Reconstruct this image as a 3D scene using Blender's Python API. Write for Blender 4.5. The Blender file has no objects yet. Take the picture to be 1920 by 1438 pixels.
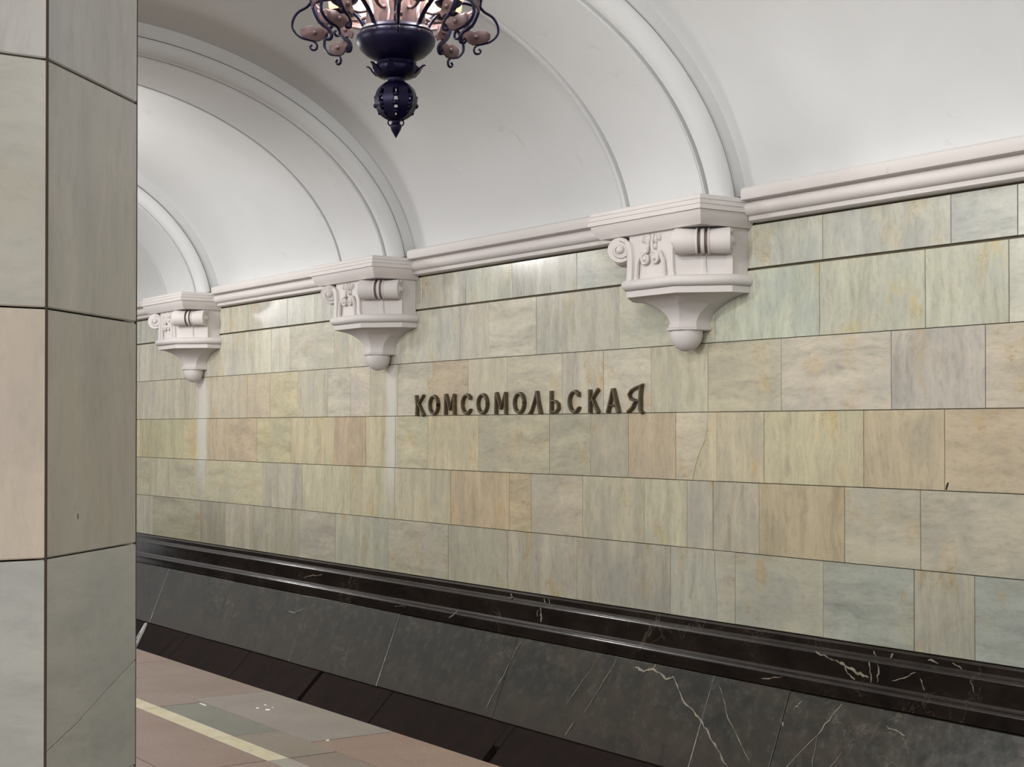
import bpy, math, random
from mathutils import Vector, Matrix
random.seed(7)
SC = bpy.context.scene
COL = SC.collection
PI = math.pi
EYE = 1.55                                   # camera height above the platform

# ------------------------------------------------------------------ camera
cam_data = bpy.data.cameras.new('camera')
cam_data.sensor_fit = 'HORIZONTAL'
cam_data.sensor_width = 36.0
cam_data.lens = 36.0 * 2880.0 / 1920.0
cam_data.shift_y = 0.0280
cam_data.clip_start = 0.05
cam = bpy.data.objects.new('camera', cam_data)
COL.objects.link(cam)
cam.location = (0, 0, EYE)
cam.rotation_euler = (math.radians(90 + 0.6), 0, math.radians(55.5))
SC.camera = cam

# ------------------------------------------------------------------ view
SC.view_settings.view_transform = 'Standard'
SC.view_settings.look = 'None'
SC.view_settings.gamma = 1.0
SC.view_settings.use_curve_mapping = False
SC.view_settings.exposure = 0.0

# ------------------------------------------------------------------ light of the hall
world = bpy.data.worlds.new('station_ambient')
SC.world = world
world.use_nodes = True
bg = world.node_tree.nodes['Background']
bg.inputs[0].default_value = (0.97, 0.985, 1.0, 1)
bg.inputs[1].default_value = 0.42

def lamp(name, loc, power, radius, color=(1.0, 0.975, 0.955)):
    d = bpy.data.lights.new(name, 'POINT')
    d.energy = power
    d.shadow_soft_size = radius
    d.color = color
    o = bpy.data.objects.new(name, d)
    COL.objects.link(o)
    o.location = loc
    return o

# chandeliers of the central hall (behind the camera) and the further ones of this aisle
for hx in (-13.0, -4.5, 4.0):
    lamp('hall_lamp', (hx, -5.5, 4.6), 1250, 0.6)
for ax in (-15.0, -23.6, 2.2):
    lamp('aisle_lamp', (ax, 3.72, 3.72), 215, 0.30)

# ------------------------------------------------------------------ materials
def s2l(c):
    return tuple(((v / 255.0) / 12.92 if v <= 10 else ((v / 255.0 + 0.055) / 1.055) ** 2.4) for v in c) + (1.0,)

class NT:
    def __init__(self, name):
        self.m = bpy.data.materials.new(name)
        self.m.use_nodes = True
        self.t = self.m.node_tree
        self.b = self.t.nodes['Principled BSDF']
    def n(self, kind, **kw):
        x = self.t.nodes.new(kind)
        for k, v in kw.items():
            if k.startswith('i_'):
                x.inputs[k[2:].replace('_', ' ')].default_value = v
            else:
                setattr(x, k, v)
        return x
    def l(self, a, b):
        self.t.links.new(a, b)
    def ramp(self, src, stops):
        r = self.n('ShaderNodeValToRGB')
        e = r.color_ramp.elements
        while len(e) < len(stops):
            e.new(0.5)
        for el, (p, c) in zip(e, stops):
            el.position = p
            el.color = c if len(c) == 4 else tuple(c) + (1,)
        self.l(src, r.inputs[0])
        return r.outputs[0]
    def mix(self, fac, a, b, blend='MIX'):
        m = self.n('ShaderNodeMix', data_type='RGBA', blend_type=blend)
        for s, v in ((m.inputs[0], fac), (m.inputs[6], a), (m.inputs[7], b)):
            if hasattr(v, 'is_linked'):
                self.l(v, s)
            else:
                s.default_value = v
        return m.outputs[2]
    def math(self, op, a, b=None):
        m = self.n('ShaderNodeMath', operation=op)
        for s, v in ((m.inputs[0], a), (m.inputs[1], b)):
            if v is None:
                continue
            if hasattr(v, 'is_linked'):
                self.l(v, s)
            else:
                s.default_value = v
        return m.outputs[0]
    def noise(self, vec, scale, detail=4, rough=0.55, dist=0.0):
        x = self.n('ShaderNodeTexNoise')
        x.inputs['Scale'].default_value = scale
        x.inputs['Detail'].default_value = detail
        x.inputs['Roughness'].default_value = rough
        x.inputs['Distortion'].default_value = dist
        if vec is not None:
            self.l(vec, x.inputs['Vector'])
        return x.outputs[0]
    def mapping(self, vec, scale=(1, 1, 1), rot=(0, 0, 0)):
        x = self.n('ShaderNodeMapping')
        x.inputs['Scale'].default_value = scale
        x.inputs['Rotation'].default_value = rot
        self.l(vec, x.inputs['Vector'])
        return x.outputs[0]
    def bump(self, h, strength=0.2, dist=0.01):
        x = self.n('ShaderNodeBump')
        x.inputs['Strength'].default_value = strength
        x.inputs['Distance'].default_value = dist
        self.l(h, x.inputs['Height'])
        self.l(x.outputs[0], self.b.inputs['Normal'])
G = lambda v: (v, v, v, 1)

def marble_material(name, rough, warm, streaks, contrast=1.0):
    """Polished marble slab: own colour from the object, grain and clouds offset per slab."""
    k = NT(name)
    tc = k.n('ShaderNodeTexCoord')
    oi = k.n('ShaderNodeObjectInfo')
    off = k.n('ShaderNodeVectorMath', operation='MULTIPLY_ADD')
    cmb = k.n('ShaderNodeCombineXYZ')
    for i, f in enumerate((91.0, 57.0, 73.0)):
        k.l(k.math('MULTIPLY', oi.outputs['Random'], f), cmb.inputs[i])
    k.l(tc.outputs['Object'], off.inputs[0])
    off.inputs[1].default_value = (1, 1, 1)
    k.l(cmb.outputs[0], off.inputs[2])
    v = off.outputs[0]
    # domain warp so that the bedding wanders
    wn = k.n('ShaderNodeTexNoise')
    wn.inputs['Scale'].default_value = 2.6
    wn.inputs['Detail'].default_value = 4
    k.l(v, wn.inputs['Vector'])
    wa = k.n('ShaderNodeVectorMath', operation='MULTIPLY_ADD')
    k.l(wn.outputs[1], wa.inputs[0])
    wa.inputs[1].default_value = (0.13, 0.13, 0.13)
    k.l(v, wa.inputs[2])
    w = wa.outputs[0]
    vert = k.noise(k.mapping(w, (4.2, 4.2, 0.55), (0, 0.10, 0)), 2.0, 7, 0.66)
    hori = k.noise(k.mapping(w, (0.7, 0.7, 4.0), (0, -0.20, 0)), 2.2, 7, 0.66)
    r2 = k.math('FRACT', k.math('MULTIPLY', oi.outputs['Random'], 17.3))
    pick = k.ramp(r2, ((0.55, G(0)), (0.75, G(1))))
    grain = k.mix(pick, vert, hori)
    cloud = k.noise(k.mapping(w, (1.5, 1.5, 1.2)), 1.5, 6, 0.62)
    base = oi.outputs['Color']
    g1 = k.ramp(grain, ((0.28, G(0)), (0.50, G(0.55)), (0.74, G(1))))
    c = k.mix(g1, k.mix(1.0, base, G(1 - 0.27 * contrast), 'MULTIPLY'), k.mix(1.0, base, (1 + 0.17 * contrast, 1 + 0.165 * contrast, 1 + 0.14 * contrast, 1), 'MULTIPLY'))
    c = k.mix(k.ramp(cloud, ((0.50, G(0)), (0.64, G(0.7 * contrast)))), c, k.mix(1.0, base, (0.82, 0.85, 0.90, 1), 'MULTIPLY'))
    oc = k.noise(k.mapping(w, (2.0, 2.0, 1.3), (0, 0.6, 0)), 1.7, 7, 0.66)
    c = k.mix(k.ramp(oc, ((0.56, G(0)), (0.70, G(0.8 * contrast)))), c, k.mix(1.0, base, warm, 'MULTIPLY'))
    lt2 = k.noise(k.mapping(w, (1.3, 1.3, 2.0), (0, -0.5, 0)), 2.4, 6, 0.7)
    c = k.mix(k.ramp(lt2, ((0.58, G(0)), (0.70, G(0.45 * contrast)))), c, k.mix(1.0, base, (1.16, 1.16, 1.13, 1), 'MULTIPLY'))
    # thin brown hairlines along the ochre clouds
    hair = k.noise(k.mapping(w, (1.6, 1.6, 2.2)), 1.6, 5, 0.6)
    band = k.math('ABSOLUTE', k.math('SUBTRACT', hair, 0.5))
    hm = k.math('MULTIPLY', k.ramp(band, ((0.0, G(1)), (0.012, G(0)))), k.ramp(oc, ((0.54, G(0)), (0.66, G(0.6 if streaks else 0.0)))))
    c = k.mix(hm, c, k.mix(1.0, base, (0.62, 0.52, 0.42, 1), 'MULTIPLY'))
    fl2 = k.noise(k.mapping(w, (3.0, 3.0, 14.0), (0, -0.15, 0)), 3.5, 4, 0.6)
    c = k.mix(k.ramp(fl2, ((0.68, G(0)), (0.76, G(0.35 * contrast)))), c, k.mix(1.0, base, (1.2, 1.2, 1.18, 1), 'MULTIPLY'))
    fine = k.noise(k.mapping(w, (9.0, 9.0, 2.6), (0, 0.15, 0)), 4.0, 6, 0.7)
    fine2 = k.noise(k.mapping(w, (3.0, 3.0, 9.0), (0, -0.25, 0)), 4.0, 6, 0.7)
    ff = k.ramp(k.mix(pick, fine, fine2), ((0.30, G(1 - 0.16 * contrast)), (0.52, G(1.0)), (0.72, G(1.0 + 0.0 * contrast))))
    c = k.mix(1.0, c, ff, 'MULTIPLY')
    spk = k.noise(k.mapping(w, (1, 1, 1.6)), 26.0, 4, 0.7)
    c = k.mix(k.ramp(spk, ((0.60, G(0)), (0.74, G(0.28 * contrast)))), c, k.mix(1.0, base, (0.74, 0.72, 0.68, 1), 'MULTIPLY'))
    if streaks:
        geo = k.n('ShaderNodeNewGeometry')
        sep = k.n('ShaderNodeSeparateXYZ')
        k.l(geo.outputs['Position'], sep.inputs[0])
        wob = k.math('MULTIPLY', k.math('SUBTRACT', k.noise(geo.outputs['Position'], 2.5, 3), 0.5), 0.16)
        px = k.math('ADD', sep.outputs[0], wob)
        tot = None
        for sx, hw in streaks:
            d = k.math('ABSOLUTE', k.math('SUBTRACT', px, sx))
            m = k.ramp(k.math('DIVIDE', d, hw * 2), ((0.15, G(0.7)), (0.5, G(0))))
            tot = m if tot is None else k.math('MAXIMUM', tot, m)
        zf = k.ramp(k.math('DIVIDE', sep.outputs[2], 3.0), ((0.24, G(0)), (0.42, G(1)), (0.70, G(1)), (0.715, G(0))))
        c = k.mix(k.math('MULTIPLY', tot, zf), c, s2l((216, 215, 207)))
    k.l(c, k.b.inputs['Base Color'])
    k.b.inputs['Roughness'].default_value = rough
    k.b.inputs['Specular IOR Level'].default_value = 0.38
    k.bump(k.noise(k.mapping(v, (1, 1, 1)), 5.0, 2), 0.05, 0.01)
    return k.m

M = {}
M['tile'] = marble_material('wall_marble', 0.17, (0.98, 0.84, 0.62, 1), ((-12.30, 0.13), (-16.66, 0.20)), 1.15)
M['column'] = marble_material('column_marble', 0.20, (0.98, 0.93, 0.80, 1), (), 0.62)

def plain(name, col, rough=0.5, metal=0.0, spec=0.5, var=0.12, scale=6.0, bump=0.0):
    k = NT(name)
    tc = k.n('ShaderNodeTexCoord')
    n = k.noise(tc.outputs['Object'], scale, 5, 0.6)
    a = tuple(c * (1 - var) for c in col[:3]) + (1,)
    b = tuple(min(1, c * (1 + var)) for c in col[:3]) + (1,)
    k.l(k.ramp(n, ((0.3, a), (0.7, b))), k.b.inputs['Base Color'])
    k.b.inputs['Roughness'].default_value = rough
    k.b.inputs['Metallic'].default_value = metal
    k.b.inputs['Specular IOR Level'].default_value = spec
    if bump:
        k.bump(n, bump, 0.01)
    return k.m

def plaster(name, col):
    k = NT(name)
    geo = k.n('ShaderNodeNewGeometry')
    p = geo.outputs['Position']
    big = k.noise(p, 0.9, 4, 0.6, 0.5)
    fine = k.noise(p, 7.0, 6, 0.7)
    a = tuple(c * 0.95 for c in col[:3]) + (1,)
    c = k.mix(k.ramp(big, ((0.35, G(0)), (0.65, G(1)))), a, col)
    sp = k.noise(p, 3.0, 8, 0.75, 0.8)
    c = k.mix(k.ramp(sp, ((0.62, G(0)), (0.78, G(0.5)))), c, s2l((150, 145, 140)))
    k.l(c, k.b.inputs['Base Color'])
    k.b.inputs['Roughness'].default_value = 0.62
    k.b.inputs['Specular IOR Level'].default_value = 0.35
    k.bump(fine, 0.10, 0.01)
    return k.m

M['vault'] = plaster('whitewashed_plaster', s2l((204, 206, 206)))
M['trim'] = plaster('painted_plaster_trim', s2l((214, 209, 206)))
M['rib_groove'] = plain('dark_rib_groove', s2l((66, 58, 56)), 0.9)  # dark tone for the rib grooves and the small ledge beside them
M['grime'] = plain('grime_in_moulding', s2l((150, 134, 130)), 0.8)
M['joint'] = plain('dark_joint', s2l((92, 84, 66)), 0.9)
M['black_joint'] = plain('black_joint', s2l((30, 27, 24)), 0.9)

def dark_marble(name, dark, brown, rough, dust, soot=False):
    k = NT(name)
    geo = k.n('ShaderNodeNewGeometry')
    p = geo.outputs['Position']
    n = k.noise(k.mapping(p, (1, 1, 1.4)), 2.2, 6, 0.65, 0.8)
    c = k.mix(k.ramp(n, ((0.40, G(0)), (0.62, G(1)))), dark, brown)
    f = k.noise(p, 11, 6, 0.7)
    c = k.mix(k.ramp(f, ((0.5, G(0)), (0.75, G(dust)))), c, s2l((96, 91, 74)))
    hair = k.noise(k.mapping(p, (1.0, 1.0, 1.0), (0.3, 0.4, 0.2)), 1.6, 6, 0.6, 1.5)
    band = k.math('ABSOLUTE', k.math('SUBTRACT', hair, 0.5))
    ms = k.noise(p, 1.1, 2)
    hm = k.math('MULTIPLY', k.ramp(band, ((0.0, G(1)), (0.006, G(0)))), k.ramp(ms, ((0.56, G(0)), (0.66, G(0.45)))))
    c = k.mix(hm, c, s2l((130, 120, 104)))
    k.l(c, k.b.inputs['Base Color'])
    k.l(k.ramp(f, ((0.3, G(rough)), (0.8, G(min(1, rough * 2.0))))), k.b.inputs['Roughness'])
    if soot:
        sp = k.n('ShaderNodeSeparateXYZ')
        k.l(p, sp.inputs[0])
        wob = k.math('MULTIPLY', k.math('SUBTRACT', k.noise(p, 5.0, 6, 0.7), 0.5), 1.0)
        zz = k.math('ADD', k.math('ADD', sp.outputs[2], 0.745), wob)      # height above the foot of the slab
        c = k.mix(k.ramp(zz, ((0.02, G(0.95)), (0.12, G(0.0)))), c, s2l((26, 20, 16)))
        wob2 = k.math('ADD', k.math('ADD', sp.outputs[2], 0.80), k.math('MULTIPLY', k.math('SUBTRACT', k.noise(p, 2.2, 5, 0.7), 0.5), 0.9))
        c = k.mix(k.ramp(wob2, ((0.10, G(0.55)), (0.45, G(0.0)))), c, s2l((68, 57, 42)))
    k.l(c, k.b.inputs['Base Color'])
    k.bump(k.noise(p, 9 if soot else 3, 4), 0.09 if soot else 0.02, 0.01)
    k.b.inputs['Specular IOR Level'].default_value = 0.5 if soot else 0.85
    return k.m

M['mould'] = dark_marble('black_marble_moulding', s2l((30, 25, 22)), s2l((44, 36, 31)), 0.10, 0.08)
M['slab'] = dark_marble('dark_marble_slab', s2l((35, 35, 26)), s2l((56, 48, 35)), 0.17, 0.32, True)
M['vein'] = plain('white_calcite_vein', s2l((140, 132, 114)), 0.4, var=0.3, scale=14)
M['ledge'] = plain('sooty_concrete', s2l((38, 29, 26)), 0.9, 0.0, 0.15, var=0.2, bump=0.2)
M['bed'] = plain('sooty_track_bed', s2l((35, 30, 27)), 0.95, var=0.25, bump=0.3)

def granite(name):
    k = NT(name)
    oi = k.n('ShaderNodeObjectInfo')
    geo = k.n('ShaderNodeNewGeometry')
    p = geo.outputs['Position']
    n = k.noise(p, 90, 3, 0.7)
    big = k.noise(p, 2.0, 4)
    c = k.mix(k.ramp(n, ((0.35, G(0)), (0.65, G(1)))), k.mix(1.0, oi.outputs['Color'], G(0.80), 'MULTIPLY'), k.mix(1.0, oi.outputs['Color'], G(1.18), 'MULTIPLY'))
    c = k.mix(k.ramp(big, ((0.35, G(0)), (0.7, G(0.3)))), c, k.mix(1.0, oi.outputs['Color'], (0.85, 0.83, 0.80, 1), 'MULTIPLY'))
    k.l(c, k.b.inputs['Base Color'])
    k.l(k.ramp(big, ((0.3, G(0.42)), (0.7, G(0.58)))), k.b.inputs['Roughness'])
    return k.m
M['granite'] = granite('worn_granite')
k = NT('cream_stone_strip')
_p = k.n('ShaderNodeNewGeometry').outputs['Position']
_c = k.ramp(k.noise(_p, 7, 5), ((0.3, s2l((204, 192, 156))), (0.7, s2l((222, 214, 186)))))
_m = k.noise(k.mapping(_p, (7.0, 1.6, 1.0), (0, 0, 0.75)), 2.0, 5, 0.65)
k.l(k.mix(k.ramp(_m, ((0.60, G(0)), (0.68, G(0.6)))), _c, s2l((140, 128, 108))), k.b.inputs['Base Color'])
k.b.inputs['Roughness'].default_value = 0.5
M['strip'] = k.m
M['white_dot'] = plain('glossy_white_dot', s2l((248, 246, 240)), 0.25)
M['iron'] = plain('blackened_bronze', s2l((12, 9, 44)), 0.42, 0.4, 0.35, 0.2)
M['copper'] = plain('dull_rose_copper', s2l((98, 77, 78)), 0.5, 0.2, 0.5, 0.2, 30)
M['bronze'] = plain('dull_bronze_letters', s2l((92, 80, 60)), 0.42, 0.45, 0.5, 0.25, 20, 0.1)
M['white_metal'] = plain('chipped_white_paint', s2l((190, 190, 184)), 0.5)
k = NT('lit_opal_glass')
k.b.inputs['Base Color'].default_value = s2l((245, 232, 200))
k.b.inputs['Roughness'].default_value = 0.3
k.b.inputs['Emission Color'].default_value = s2l((255, 226, 176))
k.b.inputs['Emission Strength'].default_value = 0.7
M['glass'] = k.m

# ------------------------------------------------------------------ mesh helpers
def link(name, verts, faces, mats, parent=None, smooth=None, mi=None, loc=None):
    me = bpy.data.meshes.new(name)
    if loc is not None:
        loc = Vector(loc)
        verts = [tuple(Vector(v) - loc) for v in verts]
    me.from_pydata([tuple(v) for v in verts], [], faces)
    if not isinstance(mats, (list, tuple)):
        mats = [mats]
    for m in mats:
        me.materials.append(m)
    if mi:
        for p, i in zip(me.polygons, mi):
            p.material_index = i
    me.validate()
    import bmesh
    b = bmesh.new()
    b.from_mesh(me)
    bmesh.ops.remove_doubles(b, verts=b.verts, dist=1e-6)
    bmesh.ops.recalc_face_normals(b, faces=b.faces)
    b.to_mesh(me)
    b.free()
    if smooth is not None:
        me.polygons.foreach_set('use_smooth', [True] * len(me.polygons))
        me.set_sharp_from_angle(angle=math.radians(smooth))
    o = bpy.data.objects.new(name, me)
    COL.objects.link(o)
    if loc is not None:
        o.location = loc
    if parent is not None:
        o.parent = parent
        o.matrix_parent_inverse = Matrix.Translation(-parent.location) if parent.location.length else Matrix()
    return o

def empty(name, loc=(0, 0, 0), label=None, cat=None, group=None, kind=None):
    o = bpy.data.objects.new(name, None)
    o.empty_display_size = 0.1
    COL.objects.link(o)
    o.location = loc
    tag(o, label, cat, group, kind)
    return o

def tag(o, label=None, cat=None, group=None, kind=None):
    for kk, v in (('label', label), ('category', cat), ('group', group), ('kind', kind)):
        if v:
            o[kk] = v

class MB:
    """Collects shapes into one mesh."""
    def __init__(self):
        self.v, self.f, self.mi, self.cur = [], [], [], 0
    def add(self, v, f):
        b = len(self.v)
        self.v += [tuple(x) for x in v]
        self.f += [tuple(i + b for i in q) for q in f]
        self.mi += [self.cur] * len(f)
    def loft(self, loops, closed=True, cap0=True, cap1=True):
        n = len(loops[0])
        v = [p for lp in loops for p in lp]
        f = []
        for i in range(len(loops) - 1):
            for j in range(n if closed else n - 1):
                a, b = i * n + j, i * n + (j + 1) % n
                f.append((a, b, b + n, a + n))
        if cap0:
            f.append(tuple(range(n))[::-1])
        if cap1:
            f.append(tuple(range((len(loops) - 1) * n, len(loops) * n)))
        self.add(v, f)
    def lathe(self, prof, n=32, c=(0, 0, 0), cap=True):
        loops = [[(c[0] + r * math.cos(2 * PI * j / n), c[1] + r * math.sin(2 * PI * j / n), c[2] + z) for j in range(n)] for r, z in prof]
        self.loft(loops, True, cap, cap)
    def tube(self, pts, rad, n=8, flat=1.0, up=None):
        """Tube (or flat strap when flat != 1) along pts; rad may be a list."""
        pts = [Vector(p) for p in pts]
        loops = []
        prevn = None
        for i, p in enumerate(pts):
            t = (pts[min(i + 1, len(pts) - 1)] - pts[max(i - 1, 0)]).normalized()
            if up is not None:
                nn = Vector(up) - t * t.dot(Vector(up))
                nn.normalize()
            elif prevn is None:
                nn = t.orthogonal().normalized()
            else:
                nn = (prevn - t * t.dot(prevn)).normalized()
            prevn = nn
            bb = t.cross(nn)
            r = rad[i] if isinstance(rad, (list, tuple)) else rad
            loops.append([p + nn * (r * math.cos(2 * PI * j / n)) + bb * (r * flat * math.sin(2 * PI * j / n)) for j in range(n)])
        self.loft(loops)
    def sphere(self, c, r, n=14, m=8, sc=(1, 1, 1)):
        prof = [(r * math.sin(PI * (i + 0.001) / m if i == 0 else PI * min(i, m - 0.001) / m), -r * math.cos(PI * i / m)) for i in range(m + 1)]
        loops = [[(c[0] + sc[0] * q * math.cos(2 * PI * j / n), c[1] + sc[1] * q * math.sin(2 * PI * j / n), c[2] + sc[2] * z) for j in range(n)] for q, z in prof]
        self.loft(loops)
    def box(self, lo, hi):
        (a, b, c), (d, e, f) = lo, hi
        self.loft([[(a, b, c), (d, b, c), (d, e, c), (a, e, c)], [(a, b, f), (d, b, f), (d, e, f), (a, e, f)]])
    def prism(self, outline, t0, t1, fn):
        """Polygon outline (u,v) between depths t0,t1, mapped to 3-D by fn(u,v,t)."""
        self.loft([[fn(u, v, t0) for u, v in outline], [fn(u, v, t1) for u, v in outline]])
    def build(self, name, mats, parent=None, smooth=40, loc=None):
        return link(name, self.v, self.f, mats, parent, smooth, self.mi if any(self.mi) else None, loc)

def area2(poly):
    return sum(poly[i][0] * poly[(i + 1) % len(poly)][1] - poly[(i + 1) % len(poly)][0] * poly[i][1] for i in range(len(poly)))

def inset(poly, d):
    """Inset a convex-ish ccw polygon by d."""
    n = len(poly)
    out = []
    for i in range(n):
        p0, p1, p2 = Vector(poly[i - 1]), Vector(poly[i]), Vector(poly[(i + 1) % n])
        e1, e2 = (p1 - p0).normalized(), (p2 - p1).normalized()
        n1, n2 = Vector((-e1.y, e1.x)), Vector((-e2.y, e2.x))
        h = n1 + n2
        q = h.dot(n1)
        h = h / q if q > 0.2 else n1
        out.append(tuple(p1 + h * d))
    return out

def panel(name, poly, O, U, V, N, depth, mat, parent, color=None, gap=0.004, bev=0.003, proud=0.0):
    """A stone slab: polygon in the (U,V) plane at O, face pushed out along N, edges eased."""
    if area2(poly) < 0:
        poly = poly[::-1]
    O, U, V, N = map(Vector, (O, U, V, N))
    outer = inset(poly, gap / 2)
    face = inset(poly, gap / 2 + bev)
    P = lambda uv, t: O + U * uv[0] + V * uv[1] + N * t
    loops = [[P(q, -depth) for q in outer], [P(q, proud - bev) for q in outer], [P(q, proud) for q in face]]
    mb = MB()
    mb.loft(loops)
    cx = sum(q[0] for q in poly) / len(poly)
    cy = sum(q[1] for q in poly) / len(poly)
    o = mb.build(name, mat, parent, smooth=None, loc=P((cx, cy), 0))
    if color is not None:
        o.color = color
    return o

def jit(c, a=6):
    d = random.uniform(-a, a)
    return s2l((c[0] + d + random.uniform(-2, 2), c[1] + d + random.uniform(-1, 1), c[2] + d + random.uniform(-a * .6, a * .6)))

# ------------------------------------------------------------------ track wall
D = 7.10
ROWZ = [1.357, 1.058, 0.586, 0.111, -0.363, -0.835, -1.319]
JX = [
 [-5.4, -5.86, -6.87, -7.62, -8.45, -9.45, -10.33, -11.03, -11.76, -12.63, -13.48, -14.45, -15.33, -16.33, -17.43, -18.11],
 [-5.46, -6.05, -6.9, -7.88, -8.93, -9.99, -10.67, -11.12, -12.18, -13.14, -13.41, -14.38, -14.83, -15.47, -16.08, -17.31, -18.02],
 [-5.62, -6.31, -7.24, -7.95, -8.56, -9.12, -9.64, -10.4, -10.99, -11.57, -12.18, -12.69, -13.08, -13.55, -14.21, -14.85, -15.43, -16.42, -16.77, -17.3, -18.11],
 [-5.91, -6.53, -7.4, -7.86, -8.29, -8.82, -9.28, -9.81, -10.83, -11.65, -12.22, -12.47, -12.78, -13.41, -14.36, -15.18, -15.92, -16.51, -17.2, -17.85],
 [-6.09, -6.69, -7.45, -7.9, -8.17, -8.64, -9.38, -10.06, -10.37, -11.27, -12.23, -12.64, -13.08, -14.1, -15.04, -16.53, -17.58, -18.3],
 [-5.7, -6.14, -6.87, -7.68, -8.35, -9.45, -10.4, -11.31, -12.35, -13.39, -14.17, -15.37, -16.0, -16.71, -18.17],
]
ROWC = [(196, 196, 184), (202, 199, 183), (202, 196, 177), (202, 193, 166), (198, 190, 168), (184, 179, 163)]
WARM_LEFT = [(2, -1, -6), (2, 0, -4), (0, 0, -2), (-4, -5, -17), (-6, -6, -18), (-6, -5, -10)]
OVER = {  # (row, x inside the slab): its own stone colour
 (1, -9.5): (180, 175, 158), (1, -6.5): (184, 186, 166), (1, -7.3): (184, 189, 174), (1, -8.4): (186, 188, 170), (1, -5.8): (190, 188, 166),
 (2, -6.0): (172, 167, 158), (2, -6.8): (192, 186, 168), (2, -7.6): (184, 175, 152), (2, -11.3): (188, 172, 146), (2, -8.2): (186, 182, 158),
 (2, -16.0): (190, 180, 152), (2, -14.5): (196, 184, 150), (2, -15.1): (188, 172, 146),
 (3, -13.1): (180, 158, 132), (3, -8.55): (182, 165, 138), (3, -7.6): (194, 184, 154), (3, -7.0): (192, 184, 152), (3, -6.2): (184, 170, 142),
 (3, -5.6): (186, 172, 148), (3, -9.05): (176, 168, 148), (3, -9.5): (176, 170, 150), (3, -10.3): (182, 174, 150), (3, -16.2): (186, 168, 144), (3, -15.5): (186, 166, 140),
 (4, -7.1): (182, 166, 132), (4, -14.6): (172, 167, 154), (4, -10.8): (190, 170, 136), (4, -10.2): (192, 172, 138), (4, -8.0): (172, 166, 152),
 (4, -8.4): (188, 182, 156), (4, -7.7): (174, 168, 152), (4, -6.4): (184, 179, 160), (4, -5.8): (178, 174, 158), (4, -9.0): (180, 174, 152),
 (5, -6.5): (162, 167, 158), (5, -5.5): (158, 164, 156), (5, -5.9): (172, 166, 148), (5, -7.2): (174, 170, 152), (5, -8.9): (164, 160, 144),
 (5, -8.0): (172, 171, 156), (5, -16.4): (150, 148, 128), (5, -17.4): (164, 157, 130), (5, -14.8): (164, 158, 138),
}
wall = empty('wall_back', (0, 0, 0), kind='structure')
mb = MB()
mb.box((-26, D + 0.02, -0.10), (2, D + 0.35, 3.25))
mb.build('backing', M['joint'], wall, None)
ZL = [z + EYE for z in ROWZ]
for r in range(6):
    xs = list(JX[r])
    rr = random.Random(r * 5 + 3)
    x = xs[0]
    while x < -1.5:
        x += rr.uniform(0.55, 1.0)
        xs.insert(0, x)
    x = xs[-1]
    while x > -24:
        x -= rr.uniform(0.55, 1.0)
        xs.append(x)
    ztop, zbot = ZL[r], ZL[r + 1]
    if r == 0:
        ztop -= 0.006
        zbot += 0.006
    if r == 1:
        ztop -= 0.006
    for i in range(len(xs) - 1):
        xr, xl = xs[i], xs[i + 1]
        cxm = (xl + xr) / 2
        c = ROWC[r]
        t = min(1, max(0, (-cxm - 8) / 8))
        c = tuple(a + b * t * .7 for a, b in zip(c, WARM_LEFT[r]))
        own = False
        for (q, ox), oc in OVER.items():
            if q == r and xl < ox < xr:
                c, own = tuple(.28 * a + .72 * (b + 9) for a, b in zip(c, oc)), True
        pr = rr.uniform(-0.0012, 0.0012)
        poly = [(xl, zbot), (xr, zbot), (xr, ztop), (xl, ztop)]
        polys = [poly]
        if r == 3 and abs(xl + 8.29) < 0.01:       # the slab with the curved break in it
            br = [(-7.952, ztop), (-7.958, 1.55), (-7.985, 1.46), (-8.04, 1.38), (-8.075, 1.30), (-8.113, zbot)]
            polys = [[(xl, zbot), br[5], br[4], br[3], br[2], br[1], br[0], (xl, ztop)],
                     [br[5], (xr, zbot), (xr, ztop), br[0], br[1], br[2], br[3], br[4]]]
        if r == 5 and abs(xl + 8.35) < 0.01:       # cracked slab
            br = [(-7.885, ztop), (-7.88, 0.55), (-7.868, 0.42), (-7.86, zbot)]
            polys = [[(xl, zbot), br[3], br[2], br[1], br[0], (xl, ztop)], [br[3], (xr, zbot), (xr, ztop), br[0], br[1], br[2]]]
        for q in polys:
            tl = math.radians(rr.uniform(-0.22, 0.22) + (1.3 if r == 0 and -11.2 < cxm < -9.0 else 0))  # extra tilt added to some top-row slabs keeps the lamp reflection off them
            zm = (zbot + ztop) / 2                     # each slab is set a touch out of true about its own middle
            tv, tn = Vector((0, math.sin(-tl), math.cos(tl))), Vector((0, -math.cos(tl), -math.sin(tl)))
            panel('tile', [(u, v - zm) for u, v in q], (0, D, zm), (1, 0, 0), tv, tn, 0.019, M['tile'], wall, jit(c, 3 if own else 5), 0.0045 if len(polys) == 1 else 0.0030, 0.0018, pr)

mb = MB()
mb.loft([[(-5.90 + a, y, 1.205 + b) for a, b in ((-.004, -.012), (.008, -.010), (.022, .030), (.014, .034), (.002, .016))] for y in (D + .004, D - .0022)])
mb.build('chip', M['black_joint'], wall, None)

# ------------------------------------------------------------------ sweeps along the wall
def sweep_x(name, prof, x0, x1, mats, parent, smooth=35, mi=None):
    """Closed profile of (y, z) swept from x0 to x1."""
    mb = MB()
    mb.loft([[(x0, y, z) for y, z in prof], [(x1, y, z) for y, z in prof]])
    o = mb.build(name, mats, parent, smooth, loc=((x0 + x1) / 2, prof[0][0], prof[0][1]))
    return o

CORB = [-8.055, -12.36, -16.66]
RIBS = [-3.80, -8.10, -12.40, -16.70, -21.0]

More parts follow.
